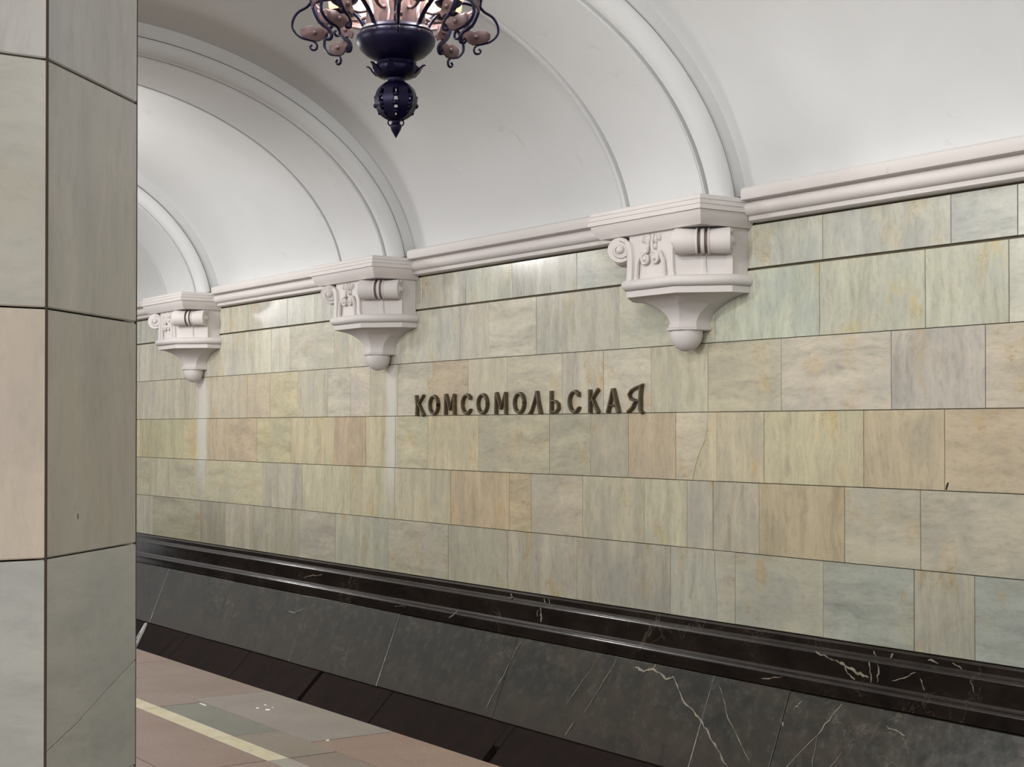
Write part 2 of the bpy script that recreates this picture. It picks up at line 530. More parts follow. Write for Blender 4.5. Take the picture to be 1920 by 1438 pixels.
def arc(cy, cz, r, a0, a1, n):
    return [(cy + r * math.cos(math.radians(a0 + (a1 - a0) * i / n)), cz + r * math.sin(math.radians(a0 + (a1 - a0) * i / n))) for i in range(n + 1)]

trim = empty('trim_1', (0, 0, 0), kind='structure')
cprof = [(7.10, 1.362), (7.055, 1.362), (7.035, 1.372), (7.032, 1.398)]
cprof += arc(7.032, 1.446, 0.046, 270, 90, 10)
cprof += [(7.020, 1.500), (6.965, 1.502), (6.960, 1.510), (6.960, 1.572), (6.985, 1.588), (7.06, 1.604), (7.13, 1.606), (7.13, 1.362)]
cprof = [(y, z + EYE) for y, z in cprof]
ends = [2.0] + CORB + [-26.0]
for i in range(len(ends) - 1):
    sweep_x('cornice_length', cprof, ends[i + 1] + (0.585 if i < 3 else 0), ends[i] - (0.585 if i else 0), M['trim'], trim)

base = empty('baseboard_back', (0, 0, 0), kind='structure')
bprof = [(7.13, -1.322), (7.078, -1.322), (7.064, -1.334), (7.064, -1.372), (7.052, -1.382), (7.034, -1.390)]
bprof += arc(7.030, -1.406, 0.018, 90, 190, 7)
bprof += [(7.018, -1.430), (7.018, -1.535), (7.006, -1.548), (6.992, -1.556)]
bprof += arc(6.992, -1.577, 0.022, 90, 190, 8)
bprof += [(6.976, -1.606), (6.976, -1.655), (7.13, -1.655)]
bprof = [(y, z + EYE) for y, z in bprof]
bj = [2.0, 0.1, -1.9, -3.6, -5.3, -7.35, -9.79, -11.85, -13.9, -15.95, -18.0, -20.0, -22.0, -24.0, -26.0]
for i in range(len(bj) - 1):
    sweep_x('base_moulding', bprof, bj[i + 1] + 0.001, bj[i] - 0.001, M['mould'], base, 40)
# slanting slabs under the moulding
sj = [2.0, 0.2, -1.6, -3.4, -5.2, -7.03, -7.74, -10.06, -11.90, -13.65, -15.50, -17.3, -19.1, -20.9, -22.7, -24.5]
T0, T1 = Vector((0, 6.968, -1.658 + EYE)), Vector((0, 6.72, -2.285 + EYE))
SV = (T0 - T1).normalized()
SN = Vector((0, -SV.z, SV.y))
if SN.y > 0:
    SN = -SN
SH = (T0 - T1).length
mb = MB()
back = [(T0 - SN * 0.03), (T1 - SN * 0.03)]
mb.loft([[(x, back[0].y, back[0].z), (x, back[1].y, back[1].z), (x, 7.2, back[1].z), (x, 7.2, back[0].z)] for x in (-26, 2)])
mb.build('slab_backing', M['black_joint'], base, None)
for i in range(len(sj) - 1):
    panel('base_slab', [(sj[i + 1], 0), (sj[i], 0), (sj[i], SH), (sj[i + 1], SH)], T1, (1, 0, 0), SV, SN, 0.028, M['slab'], base, None,
          {-11.90: 0.011, -7.03: 0.009, -15.50: 0.010}.get(sj[i + 1], 0.004), 0.003, random.uniform(-0.002, 0.002))

def vein(pts, w, on):
    """White calcite line inlaid in the stone: thin ribbon following pts (x, s)."""
    vs, fs = [], []
    rv = random.Random(int(abs(pts[0][0]) * 1000))
    q = []
    for i in range(len(pts) - 1):
        for k2 in range(6):
            f = k2 / 6
            q.append((pts[i][0] + (pts[i + 1][0] - pts[i][0]) * f + rv.uniform(-.006, .006), pts[i][1] + (pts[i + 1][1] - pts[i][1]) * f + rv.uniform(-.006, .006)))
    q.append(pts[-1])
    for i, (x, s) in enumerate(q):
        ww = w * 0.62 * rv.uniform(0.3, 1.4) * (0.4 if i in (0, len(q) - 1) else 1)
        a, b = q[max(i - 1, 0)], q[min(i + 1, len(q) - 1)]
        dx, ds = b[0] - a[0], b[1] - a[1]
        L = math.hypot(dx, ds) or 1
        nx, ns = -ds / L * ww, dx / L * ww
        vs += [on(x + nx, s + ns), on(x - nx, s - ns)]
    fs = [(2 * i, 2 * i + 1, 2 * i + 3, 2 * i + 2) for i in range(len(q) - 1)]
    link('vein', vs, fs, M['vein'], base)

def on_slab(x, z):                                    # z relative to the eye
    s = (z + EYE - T1.z) / SV.z
    return T1 + SV * s + SN * 0.0035 + Vector((x, 0, 0))
for pts, w in (([(-9.99, -1.67), (-10.08, -1.95), (-10.17, -2.22)], .006), ([(-8.97, -1.67), (-9.2, -2.06)], .004), ([(-8.78, -1.68), (-8.97, -2.09)], .003),
               ([(-8.56, -1.70), (-8.45, -1.72), (-8.36, -1.69), (-8.20, -1.74), (-8.13, -1.72)], .011), ([(-8.13, -1.72), (-7.95, -1.86), (-7.77, -1.93), (-7.62, -2.03), (-7.42, -2.16), (-7.3, -2.26)], .009),
               ([(-8.36, -1.69), (-8.35, -1.665)], .006), ([(-6.58, -1.68), (-6.71, -1.88), (-6.95, -2.17)], .006), ([(-7.66, -1.71), (-7.5, -1.9), (-7.2, -2.12)], .004),
               ([(-6.71, -1.88), (-6.68, -2.1)], .004), ([(-6.48, -1.95), (-6.66, -2.2)], .004), ([(-6.9, -1.70), (-6.95, -1.76)], .007), ([(-13.7, -1.78), (-13.85, -1.84), (-14.0, -1.83)], .006),
               ([(-9.05, -2.16), (-9.1, -2.26)], .007), ([(-6.2, -1.75), (-6.05, -1.78)], .005), ([(-7.02, -1.85), (-7.0, -1.87)], .009)):
    vein(pts, w, on_slab)
def on_mould(x, z):
    y = 7.0635 if z > -1.375 else ((7.0175 if z < -1.428 else 7.0115) if z > -1.54 else (6.9755 if z < -1.604 else 6.9695))
    return Vector((x, y - 0.001, z + EYE))
for pts, w in (([(-9.80, -1.40), (-9.81, -1.52)], .014), ([(-9.83, -1.335), (-9.82, -1.37)], .012), ([(-9.77, -1.335), (-9.75, -1.37)], .005), ([(-9.85, -1.43), (-9.86, -1.48)], .005),
               ([(-6.85, -1.40), (-6.72, -1.425), (-6.62, -1.45), (-6.50, -1.485), (-6.42, -1.50)], .012), ([(-6.62, -1.45), (-6.58, -1.50), (-6.53, -1.53)], .008),
               ([(-6.42, -1.345), (-6.40, -1.37)], .008), ([(-6.41, -1.40), (-6.40, -1.53)], .010), ([(-6.27, -1.340), (-6.29, -1.37)], .012), ([(-6.34, -1.41), (-6.35, -1.52)], .008),
               ([(-6.24, -1.50), (-6.05, -1.42)], .006), ([(-6.0, -1.345), (-5.93, -1.36)], .008), ([(-5.83, -1.34), (-5.76, -1.37)], .006), ([(-6.02, -1.45), (-5.99, -1.52)], .006), ([(-5.66, -1.41), (-5.64, -1.48)], .005),
               ([(-10.95, -1.54), (-11.1, -1.62)], .008), ([(-10.3, -1.34), (-10.26, -1.37)], .007), ([(-13.9, -1.50), (-13.7, -1.46), (-13.5, -1.44)], .005), ([(-12.0, -1.60), (-11.8, -1.58)], .004), ([(-7.3, -1.62), (-7.1, -1.58)], .006)):
    vein(pts, w, on_mould)

# bevelled concrete ledge beside the track
ledge = empty('trim_2', (0, 0, 0), kind='structure')
lj = [2.0, 0.4, -1.2, -2.8, -4.4, -6.0, -7.9, -9.77, -11.60, -12.93, -14.5, -16.1, -17.7, -19.3, -20.9, -24.5]
lg = {-9.77: 0.10, -12.93: 0.075, -11.60: 0.016}
for i in range(len(lj) - 1):
    a, b = lj[i + 1] + lg.get(lj[i + 1], 0.012) / 2, lj[i] - lg.get(lj[i], 0.012) / 2
    lp = [(6.79, -2.292), (6.725, -2.292), (6.705, -2.300), (6.42, -2.585), (6.40, -2.62), (6.40, -3.0), (6.79, -3.0)]
    sweep_x('ledge_block', [(y, z + EYE) for y, z in lp], a, b, M['ledge'], ledge, 30)
fp = [(6.79, -2.292), (6.725, -2.292), (6.705, -2.300), (6.575, -2.43), (6.60, -2.50), (6.79, -2.50)]
sweep_x('ledge_block', [(y, z + EYE) for y, z in fp], -9.815, -9.728, M['ledge'], ledge, 30)
mb = MB()
mb.box((-26, 3.6, -1.70), (2, 7.3, -1.45))
o = mb.build('track_bed', M['bed'], None, None)
tag(o, kind='structure')
# pale bracket leaning out of the trench at the far end
mb = MB()
bo = Vector((-16.27, 6.20, -0.75))
mb.prism([(-0.020, -0.68), (0.020, -0.68), (0.035, -0.20), (0.045, 0.05), (0.030, 0.15), (0.005, 0.155), (-0.035, 0.02), (-0.035, -0.20)], -0.012, 0.012, lambda u, v, t: (u, t + 0.50 * v, v))
brk = mb.build('track_marker', M['white_metal'], None, None)
brk.location = bo
tag(brk, 'chipped pale marker plate leaning on the trackside ledge beside the marble column', 'marker')
mb = MB()
mb.prism([(-0.008, -0.06), (0.006, -0.06), (0.012, 0.04), (0.0, 0.06)], -0.0145, -0.0125, lambda u, v, t: (u, t + 0.50 * v, v))
mb.build('slot', M['black_joint'], None, None).parent = brk

# ------------------------------------------------------------------ vault
VC, VS = 4.20, 1.30 + EYE
def ell(a, b, th):
    return VC + a * math.cos(th), VS + b * math.sin(th)
ceil = empty('ceiling', (0, 0, 0), kind='structure')
NTH = 64
TH1 = math.radians(128)
for i in range(len(RIBS) + 1):
    xa = RIBS[i - 1] if i else 1.0
    xb = RIBS[i] if i < len(RIBS) else -26.0
    th0 = math.asin(0.27 / 2.0)
    ins = [ell(2.92, 1.98, th0 + (TH1 - th0) * k2 / NTH) for k2 in range(NTH + 1)]
    out = [ell(3.02, 2.10, th0 + (TH1 - th0) * k2 / NTH) for k2 in range(NTH + 1)]
    mb = MB()
    L = [[(xa, y, z) for y, z in ins], [(xb, y, z) for y, z in ins], [(xb, y, z) for y, z in out], [(xa, y, z) for y, z in out]]
    n = NTH + 1
    f = []
    for k2 in range(NTH):
        for q in range(4):
            q2 = (q + 1) % 4
            f.append((q * n + k2, q * n + k2 + 1, q2 * n + k2 + 1, q2 * n + k2))
    f += [(0, n, 2 * n, 3 * n), (n - 1, 2 * n - 1, 3 * n - 1, 4 * n - 1)]
    mb.add([p for lp in L for p in lp], f)
    mb.build('vault_bay', M['vault'], ceil, 30)
# ribs: soffit, groove, quarter-round, fascia on each side
half = [(0.0, 0.0, 0), (0.385, 0.0, 0), (0.387, 0.010, 0), (0.394, 0.010, 0), (0.396, 0.046, 1), (0.432, 0.046, 1), (0.438, 0.006, 0)]
half += [(0.440 + 0.115 * math.sin(math.radians(a)), 0.122 - 0.118 * math.cos(math.radians(a)), 0) for a in (12, 26, 40, 54, 68, 80, 90)]
half += [(0.552, 0.128, 1), (0.540, 0.132, 0), (0.540, 0.268, 0)]
def rib(xc):
    prof = [(-x, r, m) for x, r, m in half[:0:-1]] + half
    th0 = math.asin(0.218 / 1.735)
    n = 72
    mb = MB()
    pn = len(prof)
    vs = []
    for k2 in range(n + 1):
        th = th0 + (TH1 - th0) * k2 / n
        for x, r, m in prof:
            y, z = ell(2.68 + r, 1.735 + r, th)
            vs.append((xc + x, y, z))
    f, mi = [], []
    for k2 in range(n):
        for j in range(pn - 1):
            a = k2 * pn + j
            f.append((a, a + 1, a + 1 + pn, a + pn))
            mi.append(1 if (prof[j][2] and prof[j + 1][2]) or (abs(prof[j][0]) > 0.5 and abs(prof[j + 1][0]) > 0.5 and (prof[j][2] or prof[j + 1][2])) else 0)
    mb.v, mb.f, mb.mi = vs, f, mi
    mb.build('arch_rib', [M['vault'], M['rib_groove']], ceil, 32)
for x in RIBS:
    rib(x)

# ------------------------------------------------------------------ platform
fl = empty('floor', (0, 0, 0), kind='structure')
mb = MB()
mb.box((-26, -7.0, -1.6), (3.0, 3.945, -0.014))
mb.build('platform_body', M['black_joint'], fl, None)
BROWN, GREY, GREEN, OLIVE, DKBR = (149, 128, 116), (148, 140, 130), (124, 122, 109), (142, 133, 118), (136, 121, 112)
def fslab(name, x0, x1, y0, y1, col, mat='granite', gap=0.007, pr=0.0):
    panel(name, [(x0, y0), (x1, y0), (x1, y1), (x0, y1)], (0, 0, 0), (1, 0, 0), (0, 1, 0), (0, 0, 1), 0.03 if mat == 'granite' else 0.013, M[mat], fl, jit(col, 4), gap, 0.001, pr)
def row(y0, y1, joints, cols, edge=0):
    for i in range(len(joints) - 1):
        c = cols.get(i, BROWN)
        fslab('paving_slab', joints[i + 1], joints[i], y0, y1 + edge, c, pr=random.uniform(-0.002, 0.001))
def ext(js, step):
    js = list(js)
    while js[0] < 1.5:
        js.insert(0, js[0] + step)
    while js[-1] > -25:
        js.append(js[-1] - step)
    return js
jA = ext([-6.83, -8.30], 1.47)
iA = jA.index(-6.83)
row(3.49, 3.96, jA, {iA: GREY, iA - 1: (150, 126, 112), iA + 1: BROWN})
jB = ext([-6.56, -7.18, -8.17], 0.98)
iB = jB.index(-6.56)
row(3.235, 3.49, jB, {iB: OLIVE, iB + 1: GREEN, iB - 1: DKBR})
jC = ext([-6.565, -8.7], 2.13)
row(2.65, 3.128, jC, {})
row(1.9, 2.65, ext([-5.9, -7.6], 1.7), {})
row(0.9, 1.9, ext([-5.2, -6.9], 1.7), {})
row(-1.0, 0.9, ext([-5.0, -6.9], 1.9), {})
row(-3.0, -1.0, ext([-5.0, -6.9], 1.9), {})
row(-7.0, -3.0, ext([-5.0, -7.9], 2.9), {})
x = -3.2
rs = random.Random(4)
js = [-6.56]
while js[0] < 1.5:
    js.insert(0, js[0] + rs.uniform(0.3, 0.55))
while js[-1] > -25:
    js.append(js[-1] - rs.uniform(0.24, 0.5))
for i in range(len(js) - 1):
    worn = js[i] > -6.5
    fslab('strip_tile', js[i + 1], js[i], 3.128, 3.235, (165, 160, 148), 'granite' if worn else 'strip', 0.004, 0.0005)
for px, py, a, b in ((-8.10, 3.462, 0.050, 0.006), (-7.82, 3.666, 0.014, 0.010), (-7.746, 3.691, 0.022, 0.014), (-7.886, 3.744, 0.012, 0.007), (-7.79, 3.743, 0.008, 0.008), (-6.817, 3.575, 0.010, 0.010)):
    mb = MB()
    lp = [(px + a * math.cos(2 * PI * q / 12) * random.uniform(.8, 1.1), py + b * math.sin(2 * PI * q / 12) * random.uniform(.8, 1.1)) for q in range(12)]
    mb.loft([[(u, v, -0.001) for u, v in lp], [(px + (u - px) * .8, py + (v - py) * .8, 0.0035) for u, v in lp]])
    mb.build('white_spot', M['white_dot'], fl, None)  # small raised white spots on the paving

# ------------------------------------------------------------------ marble column
CX, CY, AP, SIDE = -3.85, 0.82, 0.553, 0.4585
colm = empty('column', (CX, CY, 0), 'octagonal column clad in pale grey marble slabs on the platform', 'column')
mb = MB()
R0 = (AP - 0.028) / math.cos(PI / 8)
mb.loft([[(CX + R0 * math.cos(PI / 8 + q * PI / 4), CY + R0 * math.sin(PI / 8 + q * PI / 4), z) for q in range(8)] for z in (0.0, 3.02)])
mb.build('core', M['black_joint'], colm, None)
CZ = [0.0, 0.190, 0.729, 1.268, 1.8086, 2.347, 2.886]
CCOL = [(192, 190, 182), (188, 188, 179), (186, 187, 178), (192, 188, 180), (188, 186, 175), (192, 191, 184)]
for q in range(8):
    ang = q * PI / 4
    N = Vector((math.cos(ang), math.sin(ang), 0))
    U = Vector((-math.sin(ang), math.cos(ang), 0))
    O = Vector((CX, CY, 0)) + N * AP
    for r in range(6):
        z0, z1 = CZ[r], CZ[r + 1]
        s = SIDE / 2
        c = CCOL[r]
        if q == 1 and r == 3:
            c = (184, 180, 168)
        if q == 0 and r == 3:
            c = (208, 197, 178)
        if q == 0:  # stronger light on this face is put into its slab colours
            c = tuple(v + 9 for v in c)
        polys = [[(-s, z0), (s, z0), (s, z1), (-s, z1)]]
        if q == 1 and r == 2:                         # the slab with a diagonal crack; u runs from the near to the far edge
            br = [(-s, 0.852), (-s + .08, 0.872), (-s + .15, 0.889), (-s + .22, 0.912), (-s + .30, 0.938), (-s + .38, 0.962), (s, 0.985)]
            polys = [[(-s, z0), (s, z0)] + br[::-1], br + [(s, z1), (-s, z1)]]
        for p in polys:
            panel('slab', p, O, U, (0, 0, 1), N, 0.027, M['column'], colm, jit(c, 2), 0.0022 if len(polys) == 2 else 0.004, 0.0008 if len(polys) == 2 else 0.003)
mb = MB()
nq, uq = Vector((math.cos(PI / 4), math.sin(PI / 4), 0)), Vector((-math.sin(PI / 4), math.cos(PI / 4), 0))
oq = Vector((CX, CY, 1.352)) + nq * (AP + .0005) + uq * -.082
mb.loft([[oq + uq * a + Vector((0, 0, b)) - nq * .004 for a, b in ((-.003, -.008), (.003, -.009), (.004, .002), (.002, .009), (-.003, .007))],
         [oq + uq * a + Vector((0, 0, b)) for a, b in ((-.002, -.006), (.002, -.007), (.003, .002), (.001, .007), (-.002, .005))]])
mb.build('chip', M['joint'], colm, None)
M['corner'] = plain('brown_corner_joint', s2l((74, 60, 48)), 0.9)
for q in range(8):
    a = PI / 8 + q * PI / 4
    rc = AP / math.cos(PI / 8) - 0.0030
    mb = MB()
    mb.tube([(CX + rc * math.cos(a), CY + rc * math.sin(a), z) for z in (0.0, 1.0, 2.886)], 0.0038, 8)
    mb.build('corner_joint', M['corner'], colm, 60)
mb = MB()
def octl(ap, z):
    R = ap / math.cos(PI / 8)
    return [(CX + R * math.cos(PI / 8 + q * PI / 4), CY + R * math.sin(PI / 8 + q * PI / 4), z) for q in range(8)]
mb.loft([octl(.55, 2.89), octl(.58, 2.90), octl(.58, 2.93), octl(.56, 2.94), octl(.60, 3.0), octl(.66, 3.05), octl(.66, 3.14)])
mb.build('capital', M['trim'], colm, 30)

# ------------------------------------------------------------------ wall corbels
def octp(hw, pr, ch, z):
    return [(-hw, 0.0, z), (-hw, -(pr - ch), z), (-(hw - ch), -pr, z), (hw - ch, -pr, z), (hw, -(pr - ch), z), (hw, 0.0, z)]
def rect(hw, pr, z):
    return [(-hw, 0.0, z), (-hw, -pr, z), (hw, -pr, z), (hw, 0.0, z)]
BZ = 0.53                                             # lowest point, relative to the eye
def Zc(z):
    return z - BZ
def part(mb, name, parent, mat='trim', smooth=40):
    o = mb.build(name, M[mat], None, smooth)
    o.parent = parent
    return o
def spiral(c, r0, turns, a0, sgn, n=26, rmin=0.25):
    out = []
    for i in range(n + 1):
        f = i / n
        r = r0 * (1 - (1 - rmin) * f)
        a = a0 + sgn * 2 * PI * turns * f
        out.append((c[0] + r * math.cos(a), c[1] + r * math.sin(a)))
    return out
def make_corbel(label):
    root = empty('corbel', (0, 0, 0), label, 'corbel', 'scrolled corbels under the vault ribs')
    # top slab
    mb = MB()
    mb.loft([rect(.535, .440, Zc(1.330)), rect(.540, .445, Zc(1.338)), rect(.560, .465, Zc(1.362)), rect(.578, .483, Zc(1.398)), rect(.583, .488, Zc(1.420)),
             rect(.597, .502, Zc(1.422)), rect(.597, .502, Zc(1.448)), rect(.585, .490, Zc(1.450)), rect(.585, .490, Zc(1.455)), rect(.592, .497, Zc(1.457)), rect(.592, .497, Zc(1.480)), rect(.580, .485, Zc(1.482)), rect(.580, .485, Zc(1.487)), rect(.586, .491, Zc(1.489)), rect(.584, .489, Zc(1.512)), rect(.57, .475, Zc(1.520))])
    part(mb, 'top_slab', root, smooth=20)
    # octagonal body
    mb = MB()
    mb.loft([octp(.515, .415, .262, Zc(1.005)), octp(.505, .405, .258, Zc(1.04)), octp(.505, .405, .258, Zc(1.335))])
    part(mb, 'body', root, smooth=20)
    # half-round moulding and fillet
    mb = MB()
    lp = []
    for i in range(9):
        a = math.radians(-90 + 180 * i / 8)
        e = 0.037 * math.cos(a)
        lp.append(octp(.52 + e, .425 + e, .268 + e * 0.59, Zc(.985 + .037 * math.sin(a))))
    mb.loft(lp)
    part(mb, 'round_moulding', root, smooth=50)
    mb = MB()
    mb.loft([octp(.505, .405, .262, Zc(.898)), octp(.522, .422, .268, Zc(.903)), octp(.526, .426, .27, Zc(.945)), octp(.50, .40, .26, Zc(.953))])
    part(mb, 'fillet', root, smooth=20)
    # concave funnel
    mb = MB()
    lp = []
    for i in range(13):
        f = i / 12
        a = math.radians(90 * f)
        e = math.sin(a)
        hw, pr, ch = .485 + (.128 - .485) * e, .385 + (.205 - .385) * e, .25 + (.080 - .25) * e
        lp.append(octp(hw, pr, ch, Zc(.900 + (.706 - .900) * (.5 * (1 - math.cos(a)) + .5 * f))))
    mb.loft(lp)
    part(mb, 'funnel', root, smooth=18)
    mb = MB()
    mb.loft([octp(.125, .205, .078, Zc(.668)), octp(.145, .225, .088, Zc(.674)), octp(.148, .228, .09, Zc(.690)), octp(.135, .212, .082, Zc(.696)), octp(.138, .215, .084, Zc(.712)), octp(.12, .20, .075, Zc(.716))])
    part(mb, 'collar', root, smooth=20)
    mb = MB()
    mb.sphere((0, -.10, Zc(.650)), .120, 28, 16, (1, .92, 1))
    part(mb, 'ball', root, smooth=60)
    # bolsters (scroll rolls) on the two slanting faces
    s2 = math.sqrt(.5)
    for sg in (-1, 1):
        t = Vector((sg * s2, s2, 0))                 # along the face, from the front corner backwards
        nrm = Vector((sg * s2, -s2, 0))
        mid = Vector((sg * (.505 - .129), -(.405 - .129), 0))
        zc = Zc(1.236)
        cen = mid + nrm * .066 + Vector((0, 0, zc))
        Lh = .182
        prof = [(-Lh, .070), (-Lh, .086), (-Lh + .012, .088), (-.062, .082), (-.048, .080), (-.042, .088), (-.034, .088), (-.028, .064), (-.018, .066), (-.012, .082), (0, .086), (.012, .082), (.018, .066), (.028, .064), (.034, .088), (.042, .088), (.048, .080), (.062, .082), (Lh - .012, .088), (Lh, .086), (Lh, .070)]
        n = 28
        mb = MB()
        Z3 = Vector((0, 0, 1))
        mb.loft([[cen + t * s + nrm * (r * math.cos(2 * PI * j / n)) + Z3 * (r * math.sin(2 * PI * j / n)) for j in range(n)] for s, r in prof])
        for fi in range(len(mb.mi)):
            sg_i = fi // n
            if sg_i < len(prof) - 1 and min(prof[sg_i][1], prof[sg_i + 1][1]) < .067 and abs(prof[sg_i][0]) < .05:
                mb.mi[fi] = 1
        bol = mb.build('bolster', [M['trim'], M['grime']], None, 38)
        bol.parent = root
        # scroll ends: coil and eye
        for e in (-1, 1):
            mb = MB()
            sp = spiral((0, 0), .070, 1.35, PI * (0.5 if sg * e > 0 else 0.5), 1 if sg * e > 0 else -1)
            mb.tube([cen + t * (e * (Lh + .002)) + nrm * u + Z3 * v for u, v in sp], [.013 - .006 * i / 26 for i in range(27)], 6)
            part(mb, 'scroll_coil', bol, smooth=60)
            mb = MB()
            c3 = cen + t * (e * (Lh + .004))
            mb.sphere(c3, .028, 14, 8)
            part(mb, 'scroll_eye', bol, smooth=60)
        # strap running down from the roll to the moulding
        mb = MB()
        for w0, w1, z0, z1, pr in ((.016, .026, 1.150, 1.015, .016),):
            a0, b0 = mid - t * w0, mid + t * w0
            a1, b1 = mid - t * w1, mid + t * w1
            loops = []
            for (p, q, z) in ((a0, b0, z0), (mid - t * .017, mid + t * .017, 1.08), (a1, b1, z1)):
                loops.append([p - nrm * .01 + Z3 * Zc(z), p + nrm * (pr * .5) + Z3 * Zc(z), (p + q) / 2 + nrm * pr + Z3 * Zc(z), q + nrm * (pr * .5) + Z3 * Zc(z), q - nrm * .01 + Z3 * Zc(z)])
            mb.loft(loops)
        part(mb, 'strap', root, smooth=60)
        # edge posts framing the slanting face
        mb = MB()
        p = mid + t * .172
        mb.loft([[p - t * .02 - nrm * .01 + Z3 * z, p - t * .02 + nrm * .016 + Z3 * z, p + t * .02 + nrm * .016 + Z3 * z, p + t * .02 - nrm * .01 + Z3 * z] for z in (Zc(1.01), Zc(1.33))])
        part(mb, 'edge_band', root, smooth=20)
        # ribbon on the front face coming down out of the scroll
        F = lambda u, v, d: (sg * u, -.405 - d, Zc(v))
        mb = MB()
        path = [(.30, 1.305), (.275, 1.300), (.240, 1.280), (.222, 1.240), (.216, 1.180), (.216, 1.110), (.220, 1.050), (.228, 1.010)]
        lo = []
        for i, (u, v) in enumerate(path):
            w = .044 + .012 * i / 7
            lo.append([F(u - w / 2, v, -.01), F(u - w / 2, v, .026), F(u, v, .034), F(u + w / 2, v, .026), F(u + w / 2, v, -.01)])
        mb.loft(lo[1:])
        part(mb, 'ribbon', root, smooth=50)
        # small inner volute
        mb = MB()
        sp = spiral((.050, 1.155), .042, 1.5, PI / 2, -1, 24, .3)
        pt = [F(.028, 1.30, .016), F(.018, 1.25, .018), F(.026, 1.205, .018)] + [F(u, v, .018) for u, v in sp]
        mb.tube(pt, [.010, .013, .014] + [.015 - .006 * i / 24 for i in range(25)], 6)
        part(mb, 'inner_volute', root, smooth=60)
        mb = MB()
        mb.sphere(F(.050, 1.155, .022), .019, 10, 6)
        part(mb, 'volute_eye', root, smooth=60)
        mb = MB()
        mb.tube([F(.055, 1.20, .012), F(.100, 1.19, .016), (F(.135, 1.13, .018)), F(.145, 1.06, .018), F(.148, 1.01, .016)], [.008, .013, .016, .017, .018], 6)
        part(mb, 'stem', root, smooth=60)
        mb = MB()
        for (u, v, a, b) in ((.020, 1.290, .014, .034), (.052, 1.282, .013, .030), (.085, 1.290, .012, .024), (.045, 1.235, .012, .022)):
            c3 = F(u, v, .006)
            mb.sphere(c3, 1.0, 8, 6, (a, .020, b))
        part(mb, 'leaf', root, smooth=60)
    return root
def children(o):
    return [c for c in bpy.data.objects if c.parent == o]
def dup(o, parent=None):
    c = o.copy()
    COL.objects.link(c)
    if parent is not None:
        c.parent = parent
    for ch in children(o):
        dup(ch, c)
    return c
clabels = ['largest corbel, white and scrolled, right of the station name letters', 'middle one of the three white corbels, up left of the letters', 'smallest corbel, farthest along the wall beside the marble column']
c0 = make_corbel(clabels[0])
cl = [c0, dup(c0), dup(c0)]
for o, lab, x in zip(cl, clabels, CORB):
    o.location = (x, D - 0.002, BZ + EYE)
    o['label'] = lab

# ------------------------------------------------------------------ station name
sign = empty('station_sign', (-10.23, D, 0.111 + EYE), 'bronze station name in raised Cyrillic letters fixed to the marble wall', 'sign')
def oval(cx, cy, rx, ry, a0, a1, n=18):
    return [(cx + rx * math.cos(math.radians(a0 + (a1 - a0) * i / n)), cy + ry * math.sin(math.radians(a0 + (a1 - a0) * i / n))) for i in range(n + 1)]
# every letter: list of (points, widths start..end, closed); unit box, widths as part of the height
GL = {
 'K1': [([(.22, -.02), (.25, .5), (.16, 1.0)], (.26, .17, .22)), ([(.30, .48), (.55, .72), (.88, 1.0)], (.10, .17, .14)), ([(.42, .58), (.62, .30), (.88, -.02)], (.14, .19, .28))],
 'K': [([(.17, 0), (.17, 1.0)], (.22, .20)), ([(.25, .45), (.55, .75), (.86, 1.0)], (.10, .17, .20)), ([(.40, .60), (.60, .32), (.86, 0)], (.14, .20, .24))],
 'O': [(oval(.5, .5, .38, .43, 0, 360, 24), (.20,) * 25)],
 'M': [([(.13, 0), (.15, 1.0)], (.22, .20)), ([(.17, 1.0), (.36, .6), (.52, .22)], (.20, .17, .10)), ([(.86, 1.0), (.68, .6), (.50, .22)], (.18, .15, .10)), ([(.87, 0), (.86, 1.0)], (.24, .20))],
 'C': [(oval(.54, .5, .40, .44, 42, 318, 20), (.20,) * 21), ([(.86, .90), (.84, .70)], (.12, .18)), ([(.74, .10), (.92, .26)], (.16, .10))],
 'L': [([(.0, .03), (.12, .04), (.28, .30), (.48, .70), (.60, 1.0)], (.16, .18, .15, .15, .18)), ([(.58, 1.0), (.70, .5), (.86, 0)], (.20, .22, .28))],
 'b': [([(.20, 0), (.20, 1.0)], (.24, .20)), ([(.20, .55), (.55, .54), (.80, .40), (.82, .22), (.62, .07), (.20, .07)], (.12, .14, .18, .20, .15, .14))],
 'A': [([(.10, 0), (.30, .5), (.46, 1.0)], (.24, .18, .16)), ([(.50, 1.0), (.68, .5), (.86, 0)], (.20, .22, .28)), ([(.26, .30), (.74, .30)], (.12, .12))],
 'R': [([(.92, -.04), (.78, .08), (.78, .6), (.84, 1.10)], (.16, .22, .20, .18)), ([(.92, 1.12), (.60, 1.04), (.30, .92), (.14, .74), (.26, .54), (.72, .44)], (.14, .16, .17, .19, .16, .12)), ([(.52, .48), (.36, .22), (.08, .02)], (.12, .17, .18))],
}
word = ['K1', 'O', 'M', 'C', 'O', 'M', 'O', 'L', 'b', 'C', 'K', 'A', 'R']
lx = [(-11.848, -11.668), (-11.611, -11.428), (-11.351, -11.156), (-11.078, -10.904), (-10.832, -10.649), (-10.565, -10.37), (-10.291, -10.113), (-10.061, -9.881), (-9.791, -9.637), (-9.547, -9.379), (-9.287, -9.138), (-9.062, -8.893), (-8.819, -8.619)]
